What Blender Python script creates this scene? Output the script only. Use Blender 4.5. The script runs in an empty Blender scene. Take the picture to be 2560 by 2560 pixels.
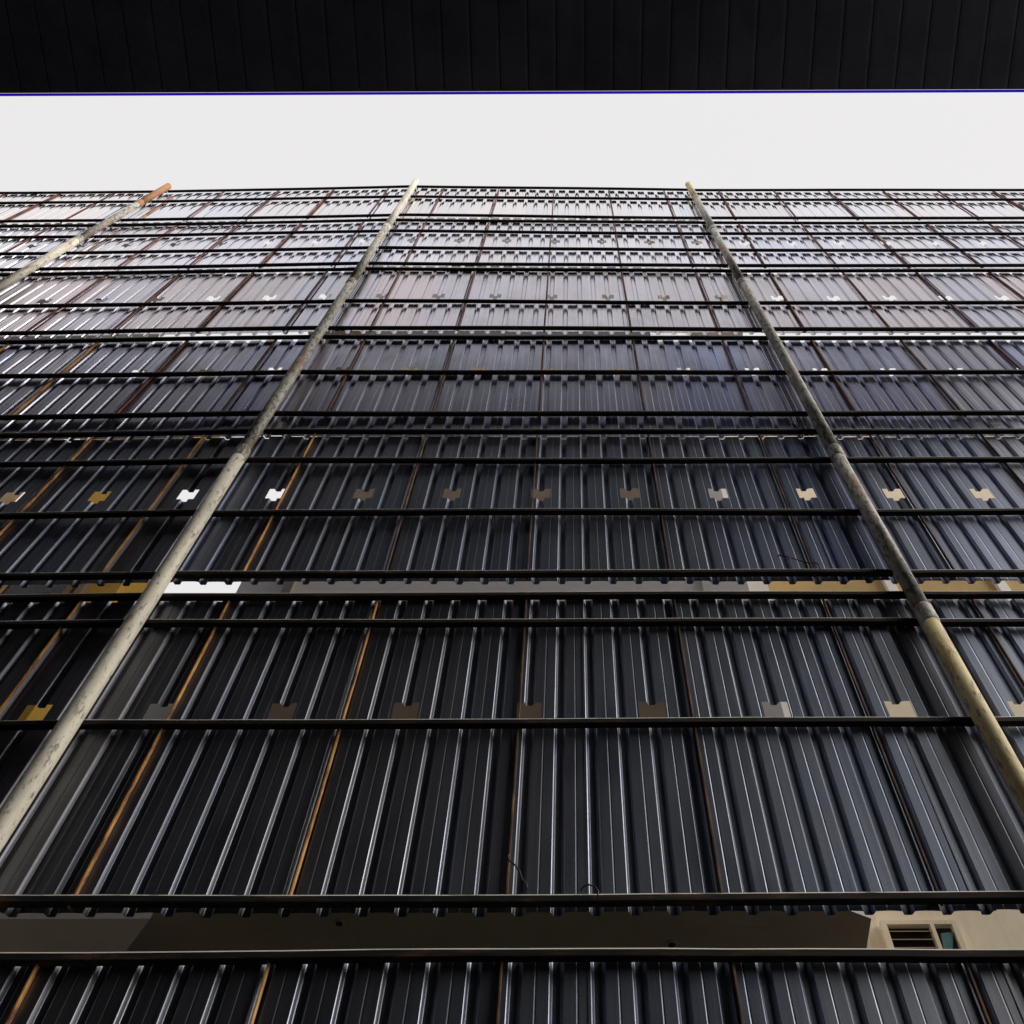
import bpy, math, random
from mathutils import Vector

random.seed(11)
S = bpy.context.scene
COL = S.collection

# ------------------------------------------------------------------ camera, sky, sun, exposure
CAM_Z = 1.6
cam_d = bpy.data.cameras.new('camera')
cam = bpy.data.objects.new('camera', cam_d)
COL.objects.link(cam)
cam.location = (0, 0, CAM_Z)
cam.rotation_mode = 'XYZ'
cam.rotation_euler = (math.radians(90 + 61.2), math.radians(0.0), 0)
cam_d.sensor_width = 36.0
cam_d.lens = 36.0
cam_d.shift_x = -0.059
cam_d.clip_end = 3000
cam_d.clip_start = 0.05
# tiny roll about the view axis
cam.rotation_euler = (cam.rotation_euler.to_matrix() @ __import__('mathutils').Matrix.Rotation(math.radians(-0.22), 3, 'Z')).to_euler()
S.camera = cam

SUN_EL, SUN_OFF = 33.0, 16.0          # elevation, and angle between the sun's azimuth and the screen's face
world = bpy.data.worlds.new('World')
S.world = world
world.use_nodes = True
nt = world.node_tree
nt.nodes.clear()
out = nt.nodes.new('ShaderNodeOutputWorld')
bg = nt.nodes.new('ShaderNodeBackground')
sky = nt.nodes.new('ShaderNodeTexSky')
sky.sky_type = 'NISHITA'
sky.sun_disc = False
sky.sun_elevation = math.radians(SUN_EL)
sky.sun_rotation = math.radians(90 + SUN_OFF)
sky.dust_density = 6.0
sky.air_density = 1.0
mixn = nt.nodes.new('ShaderNodeMix')
mixn.data_type = 'RGBA'
mixn.inputs['Factor'].default_value = 0.93
mixn.inputs['B'].default_value = (8.95, 8.78, 8.78, 1)     # even white overcast veil over the blue
nt.links.new(sky.outputs['Color'], mixn.inputs['A'])
nt.links.new(mixn.outputs['Result'], bg.inputs['Color'])
bg.inputs['Strength'].default_value = 0.10
nt.links.new(bg.outputs['Background'], out.inputs['Surface'])

sun_d = bpy.data.lights.new('sun', 'SUN')
sun_d.energy = 3.3
sun_d.angle = math.radians(48)
sun_d.color = (1.0, 0.955, 0.88)
sun = bpy.data.objects.new('sun', sun_d)
COL.objects.link(sun)
ca, sa = math.cos(math.radians(SUN_OFF)), math.sin(math.radians(SUN_OFF))
ce, se = math.cos(math.radians(SUN_EL)), math.sin(math.radians(SUN_EL))
to_sun = Vector((ca * ce, -sa * ce, se))
sun.rotation_euler = to_sun.to_track_quat('Z', 'Y').to_euler()

S.view_settings.view_transform = 'Standard'
S.view_settings.look = 'None'
S.view_settings.gamma = 1.0
S.view_settings.exposure = 0.0
S.view_settings.use_curve_mapping = False
S.render.engine = 'CYCLES'
S.cycles.max_bounces = 8

# ------------------------------------------------------------------ materials
def base_mat(name):
    m = bpy.data.materials.new(name)
    m.use_nodes = True
    n = m.node_tree
    b = n.nodes['Principled BSDF']
    return m, n, b

def noise(n, scale, detail=4, rough=0.6, vec=None, mscale=None):
    t = n.nodes.new('ShaderNodeTexNoise')
    t.inputs['Scale'].default_value = scale
    t.inputs['Detail'].default_value = detail
    t.inputs['Roughness'].default_value = rough
    if vec is not None:
        if mscale:
            mp = n.nodes.new('ShaderNodeMapping')
            mp.inputs['Scale'].default_value = mscale
            n.links.new(vec, mp.inputs['Vector'])
            vec = mp.outputs['Vector']
        n.links.new(vec, t.inputs['Vector'])
    return t.outputs['Fac']

def ramp(n, fac, stops):
    r = n.nodes.new('ShaderNodeValToRGB')
    e = r.color_ramp.elements
    while len(e) < len(stops):
        e.new(0.5)
    for k, (p, c) in enumerate(stops):
        e[k].position = p
        e[k].color = (*c, 1) if len(c) == 3 else c
    n.links.new(fac, r.inputs['Fac'])
    return r.outputs['Color']

def g(v):
    return (v, v, v)

def mixc(n, fac, a, b, mode='MIX'):
    x = n.nodes.new('ShaderNodeMix')
    x.data_type = 'RGBA'
    x.blend_type = mode
    for sock, v in (('Factor', fac), ('A', a), ('B', b)):
        if isinstance(v, (int, float)):
            x.inputs[sock].default_value = v
        elif isinstance(v, tuple):
            x.inputs[sock].default_value = (*v, 1)
        else:
            n.links.new(v, x.inputs[sock])
    return x.outputs['Result']

def geo_pos(n):
    return n.nodes.new('ShaderNodeNewGeometry').outputs['Position']

def bump(n, b, h, strength, dist):
    bp = n.nodes.new('ShaderNodeBump')
    bp.inputs['Strength'].default_value = strength
    bp.inputs['Distance'].default_value = dist
    n.links.new(h, bp.inputs['Height'])
    n.links.new(bp.outputs['Normal'], b.inputs['Normal'])

def sheet_material(name, lo, hi, grime, r0, r1, cool):
    m, n, b = base_mat(name)
    p = geo_pos(n)
    rnd = n.nodes.new('ShaderNodeObjectInfo').outputs['Random']
    streak = noise(n, 1.0, 5, 0.65, p, (30, 30, 0.5))
    blot = noise(n, 1.0, 4, 0.6, p, (2.2, 2.2, 1.1))
    c = ramp(n, streak, [(0.3, lo), (0.7, hi)])
    tint = ramp(n, rnd, [(0.0, (0.80, 0.86, 0.95 + cool)), (0.35, (0.98, 0.97, 1.04)), (0.65, (0.88, 0.87, 0.90)), (1.0, (1.05, 0.97, 0.96))])
    c = mixc(n, 1.0, c, tint, 'MULTIPLY')
    dirt = ramp(n, blot, [(0.45, g(0)), (0.75, g(0.5))])
    c = mixc(n, dirt, c, grime)
    grain = ramp(n, noise(n, 210, 3, 0.8, p), [(0.35, g(0.72 if lo[0] < 0.3 else 0.92)), (0.65, g(1.12 if lo[0] < 0.3 else 1.03))])
    c = mixc(n, 1.0, c, grain, 'MULTIPLY')
    run = ramp(n, noise(n, 1.0, 4, 0.7, p, (55, 55, 0.9)), [(0.60, g(0)), (0.72, g(0.6))])
    c = mixc(n, run, c, grime)
    n.links.new(c, b.inputs['Base Color'])
    b.inputs['Metallic'].default_value = 1.0
    r = ramp(n, blot, [(0.3, g(r0)), (0.75, g(r1))])
    n.links.new(r, b.inputs['Roughness'])
    h = noise(n, 1.0, 2, 0.5, p, (6, 6, 1.4))
    bump(n, b, h, 0.3 if lo[0] < 0.36 else 0.14, 0.005)
    return m

def rust_material(name, light, dark, stain):
    m, n, b = base_mat(name)
    p = geo_pos(n)
    a = noise(n, 1.0, 7, 0.75, p, (20, 20, 3.4))
    c = ramp(n, a, [(0.40, dark), (0.52, light), (0.68, stain)])
    n.links.new(c, b.inputs['Base Color'])
    b.inputs['Roughness'].default_value = 0.8
    bump(n, b, noise(n, 60, 4, 0.6, p), 0.4, 0.002)
    return m

def rail_material():
    m, n, b = base_mat('grimy_black_steel')
    p = geo_pos(n)
    a = noise(n, 1.0, 6, 0.7, p, (3, 8, 18))
    c = ramp(n, a, [(0.35, (0.010, 0.009, 0.0085)), (0.56, (0.024, 0.020, 0.018)), (0.72, (0.10, 0.055, 0.03))])
    n.links.new(c, b.inputs['Base Color'])
    b.inputs['Roughness'].default_value = 0.7
    b.inputs['Specular IOR Level'].default_value = 0.1
    bump(n, b, noise(n, 70, 4, 0.6, p), 0.25, 0.002)
    return m

def sunlit_edge_material():
    m, n, b = base_mat('sunlit_rail_edge')                # light caught along the top bend, painted pale with dark breaks
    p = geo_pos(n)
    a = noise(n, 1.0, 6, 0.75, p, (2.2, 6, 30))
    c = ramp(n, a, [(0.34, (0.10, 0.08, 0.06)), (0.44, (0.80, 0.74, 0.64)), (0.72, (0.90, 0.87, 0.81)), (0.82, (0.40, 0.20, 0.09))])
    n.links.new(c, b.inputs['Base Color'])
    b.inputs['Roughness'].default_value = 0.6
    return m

def pipe_material(name, paint, patch, rust, rust_at, blot_at=0.56):
    m, n, b = base_mat(name)
    p = geo_pos(n)
    a = noise(n, 1.0, 6, 0.65, p, (9, 9, 2.4))
    a2 = noise(n, 1.0, 6, 0.7, p, (30, 30, 9))
    c = ramp(n, a, [(0.3, paint), (0.62, tuple(v * 0.75 for v in paint))])
    f = ramp(n, a2, [(blot_at, g(0)), (blot_at + 0.1, g(0.85))])
    c = mixc(n, f, c, patch)
    a3 = noise(n, 1.0, 5, 0.7, p, (6, 6, 1.5))
    f2 = ramp(n, a3, [(rust_at, g(0)), (rust_at + 0.12, g(0.9))])
    c = mixc(n, f2, c, rust)
    n.links.new(c, b.inputs['Base Color'])
    b.inputs['Roughness'].default_value = 0.62
    bump(n, b, a2, 0.3, 0.003)
    return m

def plain(name, col, rough=0.8, var=0.18, scale=2.0, metallic=0.0):
    m, n, b = base_mat(name)
    p = geo_pos(n)
    a = noise(n, scale, 6, 0.65, p)
    lo = tuple(max(0, v * (1 - var)) for v in col)
    hi = tuple(min(1, v * (1 + var)) for v in col)
    c = ramp(n, a, [(0.3, lo), (0.7, hi)])
    n.links.new(c, b.inputs['Base Color'])
    b.inputs['Roughness'].default_value = rough
    b.inputs['Metallic'].default_value = metallic
    bump(n, b, noise(n, scale * 22, 3, 0.6, p), 0.2, 0.003)
    return m

M = {}
M['sheet_glare'] = sheet_material('sky_glare_white_sheet', (0.96, 0.96, 0.98), (1.0, 1.0, 1.0), (0.93, 0.92, 0.94), 0.08, 0.14, 0.0)
M['sheet_glare_pale'] = sheet_material('sky_glare_pale_sheet', (0.84, 0.82, 0.87), (0.94, 0.92, 0.97), (0.68, 0.66, 0.67), 0.13, 0.21, 0.0)
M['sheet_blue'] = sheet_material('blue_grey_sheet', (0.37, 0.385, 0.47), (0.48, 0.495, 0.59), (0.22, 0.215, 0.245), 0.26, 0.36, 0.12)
M['sheet_dark'] = sheet_material('dark_blue_grey_sheet', (0.205, 0.232, 0.285), (0.29, 0.32, 0.385), (0.14, 0.142, 0.155), 0.39, 0.53, 0.12)
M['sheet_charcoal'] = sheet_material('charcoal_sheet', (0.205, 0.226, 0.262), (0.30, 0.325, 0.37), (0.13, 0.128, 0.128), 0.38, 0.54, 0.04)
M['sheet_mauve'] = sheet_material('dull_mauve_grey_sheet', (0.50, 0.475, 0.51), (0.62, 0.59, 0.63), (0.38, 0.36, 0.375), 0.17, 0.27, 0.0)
SHEET_OF = ['sheet_glare', 'sheet_glare_pale', 'sheet_mauve', 'sheet_blue', 'sheet_dark', 'sheet_charcoal', 'sheet_charcoal']  # sky glare on the upper rows is put into the sheet colours
M['rust'] = rust_material('rusty_stud_steel', (0.56, 0.26, 0.07), (0.13, 0.05, 0.022), (0.78, 0.52, 0.22))
M['shaded_rust'] = rust_material('shaded_rust_stud_steel', (0.10, 0.05, 0.025), (0.04, 0.022, 0.015), (0.34, 0.16, 0.06))  # the same rust, with the shade on the studs put into its colour
M['redrust'] = rust_material('red_oxide_stud_steel', (0.17, 0.06, 0.04), (0.07, 0.03, 0.026), (0.30, 0.13, 0.08))
M['rail'] = rail_material()
M['sunlit_edge'] = sunlit_edge_material()
M['pipe'] = pipe_material('weathered_cream_pipe', (0.86, 0.80, 0.66), (0.12, 0.115, 0.10), (0.34, 0.19, 0.08), 0.585, 0.545)
M['pipe_grey'] = pipe_material('weathered_grey_pipe', (0.56, 0.53, 0.46), (0.07, 0.068, 0.06), (0.28, 0.14, 0.06), 0.53, 0.48)
M['pipe_rust'] = pipe_material('rust_yellow_pipe', (0.70, 0.58, 0.30), (0.10, 0.075, 0.05), (0.42, 0.20, 0.06), 0.55, 0.53)
M['pipe_orange'] = pipe_material('orange_rust_pipe', (0.50, 0.24, 0.08), (0.24, 0.10, 0.04), (0.35, 0.12, 0.04), 0.5, 0.58)
M['soffit'] = plain('black_soffit_paint', (0.085, 0.085, 0.115), 0.6, 0.35, 0.9)
M['backing'] = plain('black_soffit_void', (0.008, 0.008, 0.01), 0.8, 0.1)
M['render_dark'] = plain('dark_plaster', (0.05, 0.05, 0.052), 0.85, 0.2, 0.6)
M['asphalt'] = plain('asphalt', (0.05, 0.05, 0.052), 0.9, 0.25, 3)
M['taupe'] = plain('grey_mauve_plaster', (0.70, 0.66, 0.63), 0.85, 0.16, 0.7)
M['olive'] = plain('olive_brown_ceiling_board', (0.30, 0.262, 0.205), 0.8, 0.12, 1.5)
M['greybrown'] = plain('grey_brown_board', (0.36, 0.33, 0.29), 0.8, 0.2, 1.5)
M['brown'] = plain('brown_shutter', (0.34, 0.25, 0.16), 0.6, 0.15, 3)
M['cream'] = plain('cream_plaster', (0.90, 0.79, 0.60), 0.85, 0.07, 0.9)
def streaked(name, col, stain):
    m, n, b = base_mat(name)
    p = geo_pos(n)
    a = noise(n, 1.0, 6, 0.65, p, (7, 7, 0.7))
    a2 = noise(n, 1.3, 5, 0.6, p)
    c = ramp(n, a2, [(0.3, tuple(v * 0.9 for v in col)), (0.7, col)])
    f = ramp(n, a, [(0.52, g(0)), (0.75, g(0.55))])
    c = mixc(n, f, c, stain)
    n.links.new(c, b.inputs['Base Color'])
    b.inputs['Roughness'].default_value = 0.85
    bump(n, b, noise(n, 40, 3, 0.6, p), 0.25, 0.004)
    return m
M['cream'] = streaked('streaked_cream_plaster', (0.92, 0.80, 0.60), (0.55, 0.45, 0.32))
M['white'] = plain('white_trim', (0.86, 0.84, 0.82), 0.7, 0.05, 2)
M['ochre'] = plain('ochre_plaster', (0.52, 0.36, 0.14), 0.85, 0.2, 0.8)
M['yellow'] = plain('yellow_plaster', (0.88, 0.54, 0.07), 0.8, 0.14, 0.8)
M['darkglass'] = plain('dark_louvre_glass', (0.03, 0.028, 0.025), 0.2, 0.2, 3)
M['teal'] = plain('teal_cloth', (0.07, 0.19, 0.18), 0.8, 0.15, 6)
M['wire'] = plain('black_tie_wire', (0.012, 0.012, 0.012), 0.5, 0.2, 20)
m, n, b = base_mat('blue_lens_fringe_strip')
tr = n.nodes.new('ShaderNodeBsdfTranslucent')
tr.inputs['Color'].default_value = (0.16, 0.07, 0.85, 1)
n.links.new(tr.outputs[0], n.nodes['Material Output'].inputs['Surface'])
M['blue'] = m

# ------------------------------------------------------------------ helpers
def link(name, verts, faces, mat, parent=None, smooth=False):
    me = bpy.data.meshes.new(name)
    me.from_pydata(verts, [], faces)
    me.update()
    if smooth:
        for f in me.polygons:
            f.use_smooth = True
    o = bpy.data.objects.new(name, me)
    me.materials.append(M[mat])
    COL.objects.link(o)
    if parent is not None:
        o.parent = parent
        o.matrix_parent_inverse = parent.matrix_world.inverted()
    return o

def empty(name, loc, label, cat, group=None):
    o = bpy.data.objects.new(name, None)
    o.empty_display_size = 0.3
    o.location = loc
    COL.objects.link(o)
    bpy.context.view_layer.update()
    tag(o, label, cat, group)
    return o

def tag(o, label, cat, group=None):
    o['label'] = label
    o['category'] = cat
    if group:
        o['group'] = group

def box_vf(x0, x1, y0, y1, z0, z1):
    v = [(x0, y0, z0), (x1, y0, z0), (x1, y1, z0), (x0, y1, z0), (x0, y0, z1), (x1, y0, z1), (x1, y1, z1), (x0, y1, z1)]
    f = [(0, 3, 2, 1), (4, 5, 6, 7), (0, 1, 5, 4), (1, 2, 6, 5), (2, 3, 7, 6), (3, 0, 4, 7)]
    return v, f

def box(name, x0, x1, y0, y1, z0, z1, mat, parent=None):
    v, f = box_vf(x0, x1, y0, y1, z0, z1)
    return link(name, v, f, mat, parent)

def tube(path, radii, seg=24, cap=True):
    vs, fs = [], []
    for i, p in enumerate(path):
        p = Vector(p)
        a = Vector(path[max(i - 1, 0)])
        c = Vector(path[min(i + 1, len(path) - 1)])
        d = (c - a).normalized()
        u = d.orthogonal().normalized() if i == 0 else (u - d * u.dot(d)).normalized()
        w = d.cross(u)
        for k in range(seg):
            t = 2 * math.pi * k / seg
            q = p + (u * math.cos(t) + w * math.sin(t)) * radii[i]
            vs.append(tuple(q))
    for i in range(len(path) - 1):
        for k in range(seg):
            fs.append((i * seg + k, i * seg + (k + 1) % seg, (i + 1) * seg + (k + 1) % seg, (i + 1) * seg + k))
    if cap:
        fs.append(tuple(range(seg))[::-1])
        fs.append(tuple((len(path) - 1) * seg + k for k in range(seg)))
    return vs, fs

# ------------------------------------------------------------------ the screen: geometry shared by its pieces
D = 4.32                     # inner face of the sheeting
RAIL_F, RAIL_B = D - 0.056, D - 0.009
RAIL_H = 0.053
POLES = [(-8.25, -8.25), (-3.125, -3.165), (2.56, 2.40), (8.05, 7.9)]      # x low, x at the top

def yoff(x, z):
    h = max(0.0, (z - 6.0) / 18.0)
    ks = [(-14.0, 0.10 - 0.05 * h), (-8.25, 0.055 - 0.03 * h), (-3.14, -0.06 * h), (2.5, 0.035 * h), (8.0, 0.06 * h), (14, 0.08 * h)]
    for (xa, ya), (xb, yb) in zip(ks, ks[1:]):
        if x <= xb:
            t = (x - xa) / (xb - xa)
            return ya + (yb - ya) * t
    return ks[-1][1]

def W(x, y, z):
    return (x, y + yoff(x, z), z)

RAIL_T = [  # rail top edges as height / distance seen from the eye, tier by tier from the top
    [5.05, 4.83, 4.46],
    [4.37, 4.18, 3.92, 3.70],
    [3.63, 3.25, 2.985],
    [2.903, 2.62, 2.339],
    [2.232, 2.075, 1.834, 1.60],
    [1.527, 1.444, 1.186, 0.864],
    [0.785, 0.40, 0.02, -0.33],
]
HOLES = [None, 17.41, 14.286, 11.385, 8.30, 5.276, None]     # top of the cut-outs above the eye
TIERS = []
for i, ts in enumerate(RAIL_T):
    zr = [CAM_Z + RAIL_F * t for t in ts]
    top = zr[0] - 0.004
    bot = zr[-1] - RAIL_H - (0.020, 0.020, 0.020, 0.02, 0.036, 0.024, 0.02)[i]
    TIERS.append([zr, top, bot])
TIERS[3][2] = TIERS[4][0][0] - 0.066
TIERS[4][1] = TIERS[4][0][0] - 0.075
TIERS[6][2] = 0.02
RIB0, PITCH = 0.115, 0.2
STUD0, STUDP = -0.352, 1.122

RIB = [(-0.036, 0), (-0.0318, 0.0035), (-0.0225, 0.0235), (-0.0185, 0.027), (0.0185, 0.027), (0.0225, 0.0235), (0.0318, 0.0035), (0.036, 0)]
SWG = [(0.094, 0), (0.0985, 0.0016), (0.1015, 0.0016), (0.106, 0)]

def profile(x):
    r = (x - RIB0 + PITCH * 0.5) % PITCH - PITCH * 0.5
    for (a, ya), (b_, yb) in zip(RIB, RIB[1:]):
        if a <= r <= b_:
            return ya + (yb - ya) * (r - a) / (b_ - a)
    r2 = r if r >= 0 else r + PITCH
    for (a, ya), (b_, yb) in zip(SWG, SWG[1:]):
        if a <= r2 <= b_:
            return ya + (yb - ya) * (r2 - a) / (b_ - a)
    return 0.0

def sheet(xa, xb, zt, zb, hole, lift, parent, holes_x, mat):
    ks = range(int((xa - RIB0) / PITCH) - 2, int((xb - RIB0) / PITCH) + 3)
    xs = {round(xa, 5), round(xb, 5)}
    for k in ks:
        c = RIB0 + k * PITCH
        for r, _ in RIB + SWG:
            if xa < c + r < xb:
                xs.add(round(c + r, 5))
    hx = [h for h in holes_x if xa - 0.1 < h[0] < xb + 0.1] if hole else []
    for h, hw in hx:
        for e in (h - hw, h + hw):
            if xa < e < xb:
                xs.add(round(e, 5))
    xs = sorted(xs)
    zs = [zb + (zt - zb) * k / 8 for k in range(9)]
    if hx:
        zs = sorted([z for z in zs if abs(z - hole) > 0.03 and abs(z - hole + 0.18) > 0.03] + [hole, hole - 0.18])
    ph = random.uniform(0, 6.28)
    vs, fs = [], []
    for z in zs:
        for x in xs:
            wob = 0.0022 * math.sin(1.7 * z + ph + 2.1 * x) * math.sin(2.3 * x + ph)
            sag = 0.0
            if z == zs[0]:
                r = (x - RIB0) % PITCH
                sag = 0.006 * math.sin(math.pi * r / PITCH)
            vs.append(W(x, D + profile(x) + lift + wob, z + sag))
    nx = len(xs)
    for j in range(len(zs) - 1):
        zm = 0.5 * (zs[j] + zs[j + 1])
        for i in range(nx - 1):
            xm = 0.5 * (xs[i] + xs[i + 1])
            if hx and hole - 0.18 < zm < hole and any(abs(xm - h) < hw for h, hw in hx):
                continue
            fs.append((j * nx + i, j * nx + i + 1, (j + 1) * nx + i + 1, (j + 1) * nx + i))
    return link('ribbed_sheet', vs, fs, mat, parent)

def rail_profile():
    # rounded rectangle in (y, z), front edge y = RAIL_F, top z = 0
    r = 0.013
    pts = []
    for cy, cz, a0 in ((RAIL_B - 0.004, -0.004, 0), (RAIL_F + r, -r, 90), (RAIL_F + 0.006, -RAIL_H + 0.006, 180), (RAIL_B - 0.004, -RAIL_H + 0.004, 270)):
        rr = {0: 0.004, 90: r, 180: 0.006, 270: 0.004}[a0]
        for k in range(4):
            t = math.radians(a0 + 30 * k)
            pts.append((cy + rr * math.cos(t), cz + rr * math.sin(t)))
    return pts
RP = rail_profile()

def rail(x0, x1, z, parent, tilt):
    n = max(2, int((x1 - x0) / 0.35))
    ph = random.uniform(0, 6.28)
    vs, fs = [], []
    m_ = len(RP)
    for i in range(n + 1):
        x = x0 + (x1 - x0) * i / n
        dz = tilt * (x - 0.5 * (x0 + x1)) + 0.007 * math.sin(1.1 * x + ph) + random.uniform(-0.002, 0.002)
        dy = 0.003 * math.sin(0.9 * x + ph * 2)
        for (y, zz) in RP:
            vs.append(W(x, y + dy, z + zz + dz))
    for i in range(n):
        for k in range(m_):
            a, b_ = i * m_ + k, i * m_ + (k + 1) % m_
            fs.append((a, b_, b_ + m_, a + m_))
    fs.append(tuple(range(m_)))
    fs.append(tuple(n * m_ + k for k in range(m_))[::-1])
    o = link('rail', vs, fs, 'rail', parent)
    o.data.materials.append(M['sunlit_edge'])
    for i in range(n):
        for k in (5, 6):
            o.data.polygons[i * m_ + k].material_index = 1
    return o

def stud(x, z0, z1, parent, mat):
    w, dp = (0.011 if z0 > 10 else 0.006), 0.026
    vs, fs = [], []
    n = 6
    for i in range(n + 1):
        z = z0 + (z1 - z0) * i / n
        dx = 0.002 * math.sin(z * 1.3 + x)
        for (ax, ay) in ((-w, 0.0), (-w, -dp + 0.002), (-w + 0.002, -dp), (w - 0.002, -dp), (w, -dp + 0.002), (w, 0.0)):
            vs.append(W(x + ax + dx, D + ay, z))
    for i in range(n):
        for k in range(6):
            a, b_ = i * 6 + k, i * 6 + (k + 1) % 6
            fs.append((a, a + 6, b_ + 6, b_))
    fs.append(tuple(range(6))[::-1])
    fs.append(tuple(n * 6 + k for k in range(6)))
    return link('stud', vs, fs, mat, parent)

# ------------------------------------------------------------------ ground and the building the eye stands under
gr = link('ground', [(-400, -400, 0), (400, -400, 0), (400, 400, 0), (-400, 400, 0)], [(0, 1, 2, 3)], 'asphalt')
gr['kind'] = 'structure'

EDGE_Z = CAM_Z + 17.3
EDGE_Y = 1.962
SLOPE = math.tan(math.radians(8))
canopy = empty('canopy_building', (0, -2.6, 0), 'black building side whose ribbed overhanging soffit covers the top of the view', 'building')
BX0, BX1 = -34.0, 8.6
def cz(y):
    return EDGE_Z + (EDGE_Y - y) * SLOPE
box('wall', BX0, BX1, -9.0, -2.6, 0.0, cz(-2.6) - 0.01, 'render_dark', canopy)
v = [(BX0, EDGE_Y, cz(EDGE_Y) + 0.05), (BX1, EDGE_Y, cz(EDGE_Y) + 0.05), (BX1, -9, cz(-9) + 0.05), (BX0, -9, cz(-9) + 0.05)]
v += [(x, y, z + 0.18) for (x, y, z) in v]
link('roof', v, [(0, 3, 2, 1), (4, 5, 6, 7), (0, 1, 5, 4), (1, 2, 6, 5), (2, 3, 7, 6), (3, 0, 4, 7)], 'backing', canopy)
SP = 0.443
k = 0
x = -13.5
while x < BX1:
    x1 = min(x + SP - 0.016, BX1)
    vs = []
    y0 = EDGE_Y - 0.01
    for (yy) in (y0, -2.6):
        z0 = cz(yy)
        vs += [(x, yy, z0 + 0.006), (x + 0.05, yy, z0 - 0.002), (x1 - 0.05, yy, z0 - 0.006), (x1, yy, z0 + 0.004), (x1, yy, z0 + 0.049), (x, yy, z0 + 0.049)]
    fs = [(i, i + 6, (i + 1) % 6 + 6, (i + 1) % 6) for i in range(6)] + [tuple(range(6)), tuple(range(6, 12))[::-1]]
    link('soffit_panel', vs, fs, 'soffit', canopy)
    x += SP
ex = box('lens_fringe_strip', BX0, BX1, EDGE_Y + 0.002, EDGE_Y + 0.042, cz(EDGE_Y) + 0.03, cz(EDGE_Y) + 0.036, 'blue', canopy)  # added strip standing in for a blue lens fringe along the roof edge

# ------------------------------------------------------------------ screen panels, tier by tier and bay by bay
ROWS = ['in the top row', 'second row from top', 'third row from top',
        'fourth row from top', 'fifth row from top', 'in row below long slot',
        'in row below widest slot']
BAYS = ['beyond the rust-tipped pole', 'between rust-tipped pole and cream pole',
        'between cream pole and yellow-footed pole', 'past the yellow-footed pole']
BX = [(-13.6, -8.25), (-8.25, -3.14), (-3.14, 2.49), (2.49, 11.2)]
holes_by_tier = [[(-0.285 + 0.8 * k + random.uniform(-0.006, 0.006), random.uniform(0.076, 0.09)) for k in range(-18, 18)] for _ in TIERS]
TOPZ = TIERS[0][0][0]

def px(i, z):
    a, b_ = POLES[i]
    return a + (b_ - a) * min(1, max(0, (z - 5) / 18.0))

for ti, (zr, zt, zb) in enumerate(TIERS):
    for bi, (xa, xb) in enumerate(BX):
        if bi == 0 and ti > 2:   # nothing of these shows
            continue
        zmid = 0.5 * (zt + zb)
        if bi > 0:
            xa = px(bi - 1, zmid)
        if bi < 3:
            xb = px(bi, zmid)
        p = empty('screen_panel', W(0.5 * (xa + xb), D, zb), 'ribbed metal panel ' + ROWS[ti] + ', ' + BAYS[bi],
                  'metal panel', 'framed ribbed metal panels of the screen')
        hole = CAM_Z + HOLES[ti] if HOLES[ti] else None
        # ribbed sheets, five ribs each, lapped
        k0 = math.floor((xa - RIB0) / 1.0) - 1
        for k in range(k0, k0 + 14):
            a, b_ = RIB0 + 0.05 + k * 1.0 - 0.1, RIB0 + 0.05 + (k + 1) * 1.0
            a, b_ = max(a, xa - 0.012), min(b_, xb + 0.012)
            if b_ - a < 0.12:
                continue
            jz = random.uniform(-0.006, 0.006)
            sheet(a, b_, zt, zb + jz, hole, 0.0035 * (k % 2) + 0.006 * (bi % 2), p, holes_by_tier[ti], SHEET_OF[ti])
        for rz in zr:
            tilt = {0: 0.0, 1: 0.0, 2: 0.0, 3: 0.0}[bi] + random.uniform(-0.0016, 0.0016)
            rail(xa + 0.012, xb - 0.012, rz, p, tilt)
        k = math.ceil((xa + 0.06 - STUD0) / STUDP)
        while STUD0 + k * STUDP < xb - 0.06:
            red = random.random() < (1.0, 1.0, 1.0, 0.45, 0.15, 0.0, 0.0)[ti]
            stud(STUD0 + k * STUDP + random.uniform(-0.004, 0.004), zr[-1] - RAIL_H + 0.004, zr[0] - 0.006, p, 'redrust' if red else ('rust' if STUD0 + k * STUDP < (-1.2 if ti > 4 else (-2.2 if ti == 4 else -4.0)) else 'shaded_rust'))  # orange for studs lit from the right, painted shade for the others
            k += 1

# ------------------------------------------------------------------ poles
POLE_R = 0.063
def pole(i, label, joints, mats):
    base = W(px(i, 0), RAIL_F - POLE_R, 0)
    p = empty('steel_pole', base, label, 'pole', 'round steel poles holding the screen')
    zs = [0.0] + joints + [TOPZ + 0.07]
    for j, (z0, z1) in enumerate(zip(zs, zs[1:])):
        n = max(2, int((z1 - z0) / 1.2))
        path = []
        r = POLE_R * (1.0 if j % 2 == 0 else 0.965)
        for k in range(n + 1):
            z = z0 + (z1 - z0) * k / n
            xx = px(i, z) + 0.004 * math.sin(z * 0.9 + i)
            path.append(W(xx, RAIL_F - POLE_R - 0.001, z))
        vs, fs = tube(path, [r] * len(path), 28)
        o = link('pipe_section', vs, fs, mats[j], p, True)
        for f in o.data.polygons[-2:]:
            f.use_smooth = False
        if j > 0:
            q = [W(px(i, z0 + dz) + 0.004 * math.sin(z0 * 0.9 + i), RAIL_F - POLE_R - 0.001, z0 + dz) for dz in (-0.10, -0.085, 0.085, 0.10)]
            vs, fs = tube(q, [POLE_R * 1.02, POLE_R * 1.10, POLE_R * 1.10, POLE_R * 1.02], 28)
            link('coupling_sleeve', vs, fs, mats[j], p, False)
    return p
zt_ = lambda t: CAM_Z + 4.18 * t
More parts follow.
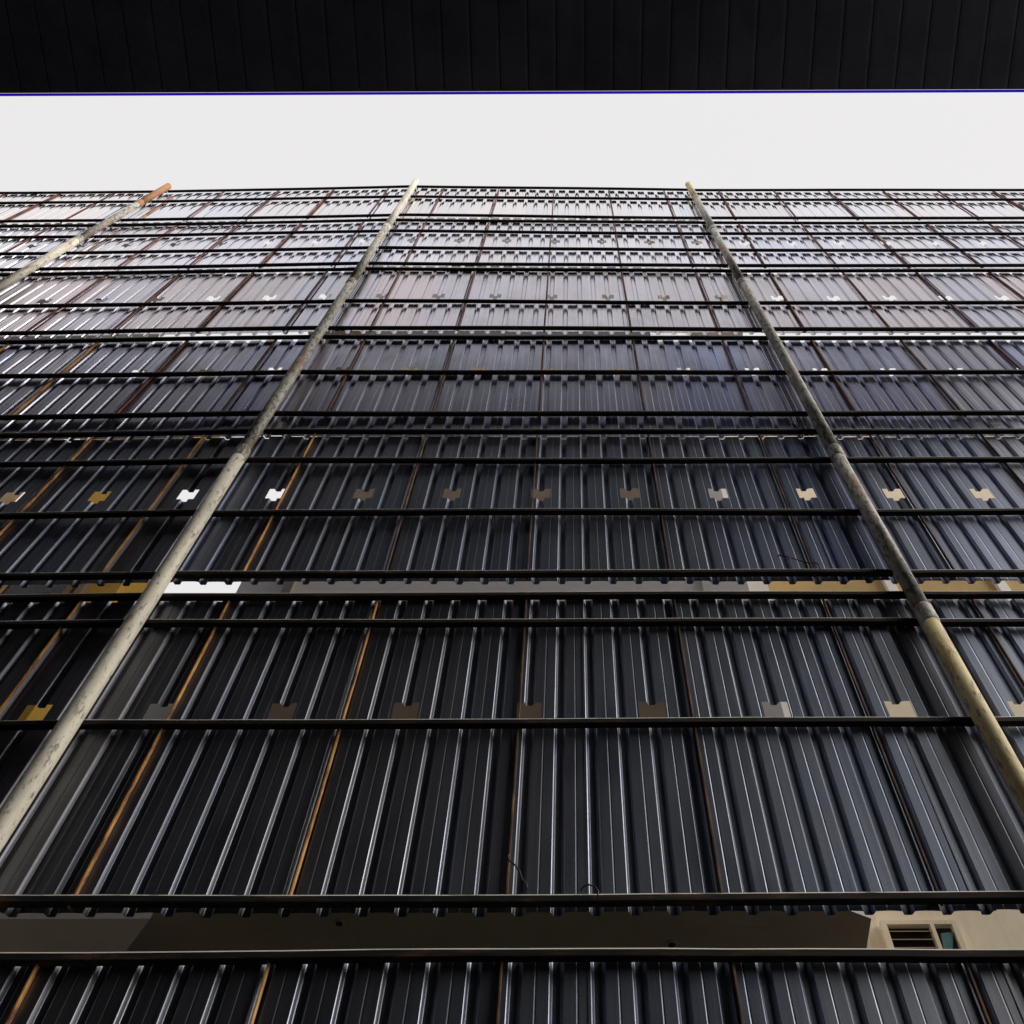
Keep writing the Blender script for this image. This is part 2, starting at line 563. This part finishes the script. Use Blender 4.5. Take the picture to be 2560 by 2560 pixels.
pole(0, 'grey round pole with an orange rusted tip above the top row', [zt_(1.5), zt_(3.3), zt_(4.12), zt_(4.78)], ['pipe_grey', 'pipe_grey', 'pipe', 'pipe_grey', 'pipe_orange'])
pole(1, 'cream painted round pole with a rusty coupling, bright along its lower length', [zt_(2.10), zt_(3.44), zt_(4.22)], ['pipe', 'pipe_grey', 'pipe_grey', 'pipe'])
pole(2, 'mottled grey pole whose lowest length is rusty yellow', [zt_(1.452), zt_(2.10), zt_(3.46), zt_(4.24), zt_(4.83)], ['pipe_rust', 'pipe_grey', 'pipe_grey', 'pipe_grey', 'pipe_grey', 'pipe_rust'])

# ------------------------------------------------------------------ tie wires
def wire(pts, label):
    vs, fs = tube([W(*q) for q in pts], [0.0045] * len(pts), 6)
    o = link('tie_wire', vs, fs, 'wire', None, True)
    tag(o, label, 'wire')
    return o
def zat(t, y=RAIL_F):
    return CAM_Z + y * t
zr6, zr5 = TIERS[5][0][3], TIERS[4][0][3]
wire([(-0.24, 4.24, zr6 - 0.005), (-0.245, 4.236, zr6 + 0.03), (-0.27, 4.235, zr6 + 0.065), (-0.285, 4.23, zr6 + 0.11), (-0.31, 4.23, zr6 + 0.15), (-0.345, 4.235, zr6 + 0.19), (-0.35, 4.23, zr6 + 0.21), (-0.342, 4.23, zr6 + 0.225)],
     'thin black wire end poking up from the rail above the widest slot')
wire([(0.035, 4.26, zr6 + 0.005), (0.045, 4.25, zr6 + 0.02), (0.075, 4.24, zr6 + 0.028), (0.11, 4.236, zr6 + 0.012), (0.125, 4.236, zr6 - 0.02), (0.12, 4.238, zr6 - 0.06)],
     'short black wire looped over the rail above the widest slot')
bx = [(1.93, 4.236, zr5 - 0.05), (1.935, 4.235, zr5 + 0.01), (1.91, 4.23, zr5 + 0.035), (1.84, 4.23, zr5 + 0.04), (1.76, 4.22, zr5 + 0.07), (1.70, 4.22, zr5 + 0.11), (1.66, 4.22, zr5 + 0.13), (1.62, 4.22, zr5 + 0.115), (1.64, 4.22, zr5 + 0.135), (1.70, 4.22, zr5 + 0.12), (1.72, 4.22, zr5 + 0.085), (1.69, 4.22, zr5 + 0.07)]
wire(bx, 'tangled black wire hanging over the rail above the long slot')

# ------------------------------------------------------------------ buildings seen through the slots and cut-outs
def window(parent, x0, x1, y, z0, z1, mat, fmat, fw=0.05, slats=0):
    f = box('window', x0, x1, y - 0.03, y - 0.002, z0, z1, mat, parent)
    for (a, b_, c, d_) in ((x0 - fw, x1 + fw, z1, z1 + fw), (x0 - fw, x1 + fw, z0 - fw, z0), (x0 - fw, x0, z0, z1), (x1, x1 + fw, z0, z1)):
        box('window_frame', a, b_, y - 0.07, y - 0.001, c, d_, fmat, f)
    return f

tower = empty('tower_block', (-1.0, 7.5, 0), 'grey plaster block with brown shutters glimpsed through the slot between the two long poles', 'building')
TB = CAM_Z + 6.27
FY = 7.44
UZ = 24.0
v0 = [(-4.45, FY), (2.33, FY), (2.66, FY + 0.17), (2.80, 13.0), (-4.45, 13.0)]
nn = len(v0)
vs = [(a, b_, TB) for a, b_ in v0] + [(a, b_, UZ) for a, b_ in v0]
fs = [(i, (i + 1) % nn, (i + 1) % nn + nn, i + nn) for i in range(nn)]
link('wall', vs, fs, 'taupe', tower)
box('upper_storeys', -6.0, 3.9, FY + 0.003, 13.2, UZ, 34.5, 'greybrown', tower)
sf = link('soffit', [(a, b_, TB) for a, b_ in v0] + [(-3.79, FY + 0.28, TB - 0.002), (2.03, FY + 0.28, TB - 0.002), (2.38, FY + 0.44, TB - 0.002), (2.50, 12.8, TB - 0.002), (-3.79, 12.8, TB - 0.002)],
          [(4, 3, 2, 1, 0), (9, 8, 7, 6, 5)], 'olive', tower)
for (lx, ly) in ((-2.10, 7.63), (0.89, 7.93)):
    vs, fs = tube([(lx, ly, TB - 0.016), (lx, ly, TB - 0.003)], [0.044, 0.052], 20)
    link('downlight', vs, fs, 'greybrown', sf)
    vs, fs = tube([(lx, ly, TB - 0.019), (lx, ly, TB - 0.0165)], [0.033, 0.033], 20)
    link('downlight_lens', vs, fs, 'backing', sf)
lb = [(-5.4, 7.27), (-3.63, 7.27), (-4.16, 8.0), (-4.2, 11.9), (-5.4, 11.9)]
nn = len(lb)
vs = [(a, b_, TB - 0.25) for a, b_ in lb] + [(a, b_, TB - 0.004) for a, b_ in lb]
fs = [(i, (i + 1) % nn, (i + 1) % nn + nn, i + nn) for i in range(nn)] + [tuple(range(nn))[::-1]]
link('boxed_beam', vs, fs, 'taupe', tower)
box('lower_wall', -4.4, 2.7, 12.0, 12.9, 0, TB - 0.005, 'greybrown', tower)
for z0 in (9.7, 14.7, 19.3):
    for xx in (-4.1, -2.68, -1.26, 0.16):
        window(tower, xx, xx + 1.28, FY, z0, z0 + 2.0, 'brown', 'brown', 0.05)
for z0 in (25.2, 29.6):
    for xx in (-5.5, -3.9, -2.3, -0.7, 0.9, 2.4):
        window(tower, xx, xx + 1.2, FY, z0, z0 + 3.0, 'darkglass', 'brown', 0.05)
box('frieze', -4.44, 1.71, FY - 0.04, FY - 0.002, 22.5, 23.99, 'render_dark', tower)
for z0 in (8.6, 18.4):
    box('ledge', -4.46, 2.30, FY - 0.18, FY - 0.001, z0, z0 + 0.10, 'taupe', tower)
box('annex', -5.5, -4.451, FY + 0.1, 12.0, TB + 0.01, 10.9, 'white', tower)
box('render_band', -4.44, 2.31, FY - 0.02, FY - 0.003, 12.0, 13.74, 'white', tower)
box('corner_pilaster', 1.72, 2.32, FY - 0.05, FY - 0.021, 8.75, 23.9, 'white', tower)
box('drainpipe', -3.80, -3.68, FY - 0.12, FY - 0.021, 11.9, 13.7, 'olive', tower)

rb = empty('cream_house', (7.0, 9.0, 0), 'cream house with an open louvred window beside the dark soffit', 'house')
RY = 9.0
box('wall', 3.05, 13.0, RY, 14.0, 0, 14.4, 'cream', rb)
box('upper_wall', 3.05, 13.0, RY + 0.02, 14.0, 14.4, 17.3, 'ochre', rb)
box('attic_wall', 3.05, 13.0, RY + 0.01, 14.0, 17.3, 22.6, 'cream', rb)
for xx in (5.02, 6.8, 8.6):
    box('pilaster', xx, xx + 0.16, RY - 0.06, RY + 0.019, 14.42, 17.28, 'white', rb)
box('cornice', 3.0, 13.1, RY - 0.12, RY + 0.5, 22.602, 22.85, 'white', rb)
wz1 = CAM_Z + 7.28
w_ = box('window', 3.26, 3.94, RY - 0.012, RY - 0.002, wz1 - 1.2, wz1, 'darkglass', rb)
for (a, b_, c, d_) in ((3.20, 4.00, wz1, wz1 + 0.05), (3.20, 3.26, wz1 - 1.2, wz1), (3.94, 4.00, wz1 - 1.2, wz1), (3.71, 3.75, wz1 - 1.2, wz1)):
    box('window_frame', a, b_, RY - 0.08, RY - 0.013, c, d_, 'cream', w_)
for k in range(9):
    zz = wz1 - 0.06 - 0.10 * k
    vs = [(3.27, RY - 0.075, zz - 0.03), (3.70, RY - 0.075, zz - 0.03), (3.70, RY - 0.02, zz + 0.02), (3.27, RY - 0.02, zz + 0.02)]
    vs += [(a, b_, c + 0.006) for a, b_, c in vs]
    link('louvre_blade', vs, [(0, 3, 2, 1), (4, 5, 6, 7), (0, 1, 5, 4), (1, 2, 6, 5), (2, 3, 7, 6), (3, 0, 4, 7)], 'brown', w_)
vs = [(3.76, RY - 0.06, wz1 - 0.34), (3.84, RY - 0.06, wz1 - 0.34), (3.93, RY - 0.06, wz1 - 0.08), (3.80, RY - 0.06, wz1 - 0.10)]
vs += [(a, b_ + 0.02, c) for a, b_, c in vs]
link('teal_curtain', vs, [(0, 1, 2, 3), (7, 6, 5, 4), (0, 4, 5, 1), (1, 5, 6, 2), (2, 6, 7, 3), (3, 7, 4, 0)], 'teal', w_)

box('window_sill', 3.14, 4.06, RY - 0.14, RY - 0.003, wz1 - 1.29, wz1 - 1.201, 'cream', w_)

yb = empty('yellow_house', (-7.4, 8.0, 0), 'yellow plaster house glimpsed through the slot beside the cream pole', 'house')
box('wall', -9.2, -7.35, 8.0, 8.9, 0, 22.6, 'yellow', yb)
box('side_wing', -7.349, -6.5, 8.0, 8.9, 0, 15.2, 'yellow', yb)
box('roof_slab', -9.3, -7.25, 7.85, 9.0, 22.602, 22.8, 'white', yb)
for z0 in (5.2, 9.2, 13.0, 17.4):
    window(yb, -8.1, -7.2, 8.0, z0, z0 + 1.4, 'darkglass', 'ochre', 0.09)
box('drainpipe', -7.0, -6.91, 7.88, 7.998, 0, 15.1, 'brown', yb)
db = empty('dark_block', (-13, 7.0, 0), 'dark plaster block standing behind the screen beyond the rust-tipped pole', 'building')
box('wall', -24.0, -9.9, 7.0, 8.1, 0, 33.5, 'render_dark', db)
box('low_wing', -9.899, -9.25, 7.05, 8.0, 0, 18.6, 'brown', db)
for z0 in (19.0, 23.0, 27.0):
    window(db, -11.4, -10.4, 7.0, z0, z0 + 1.5, 'darkglass', 'greybrown', 0.06)
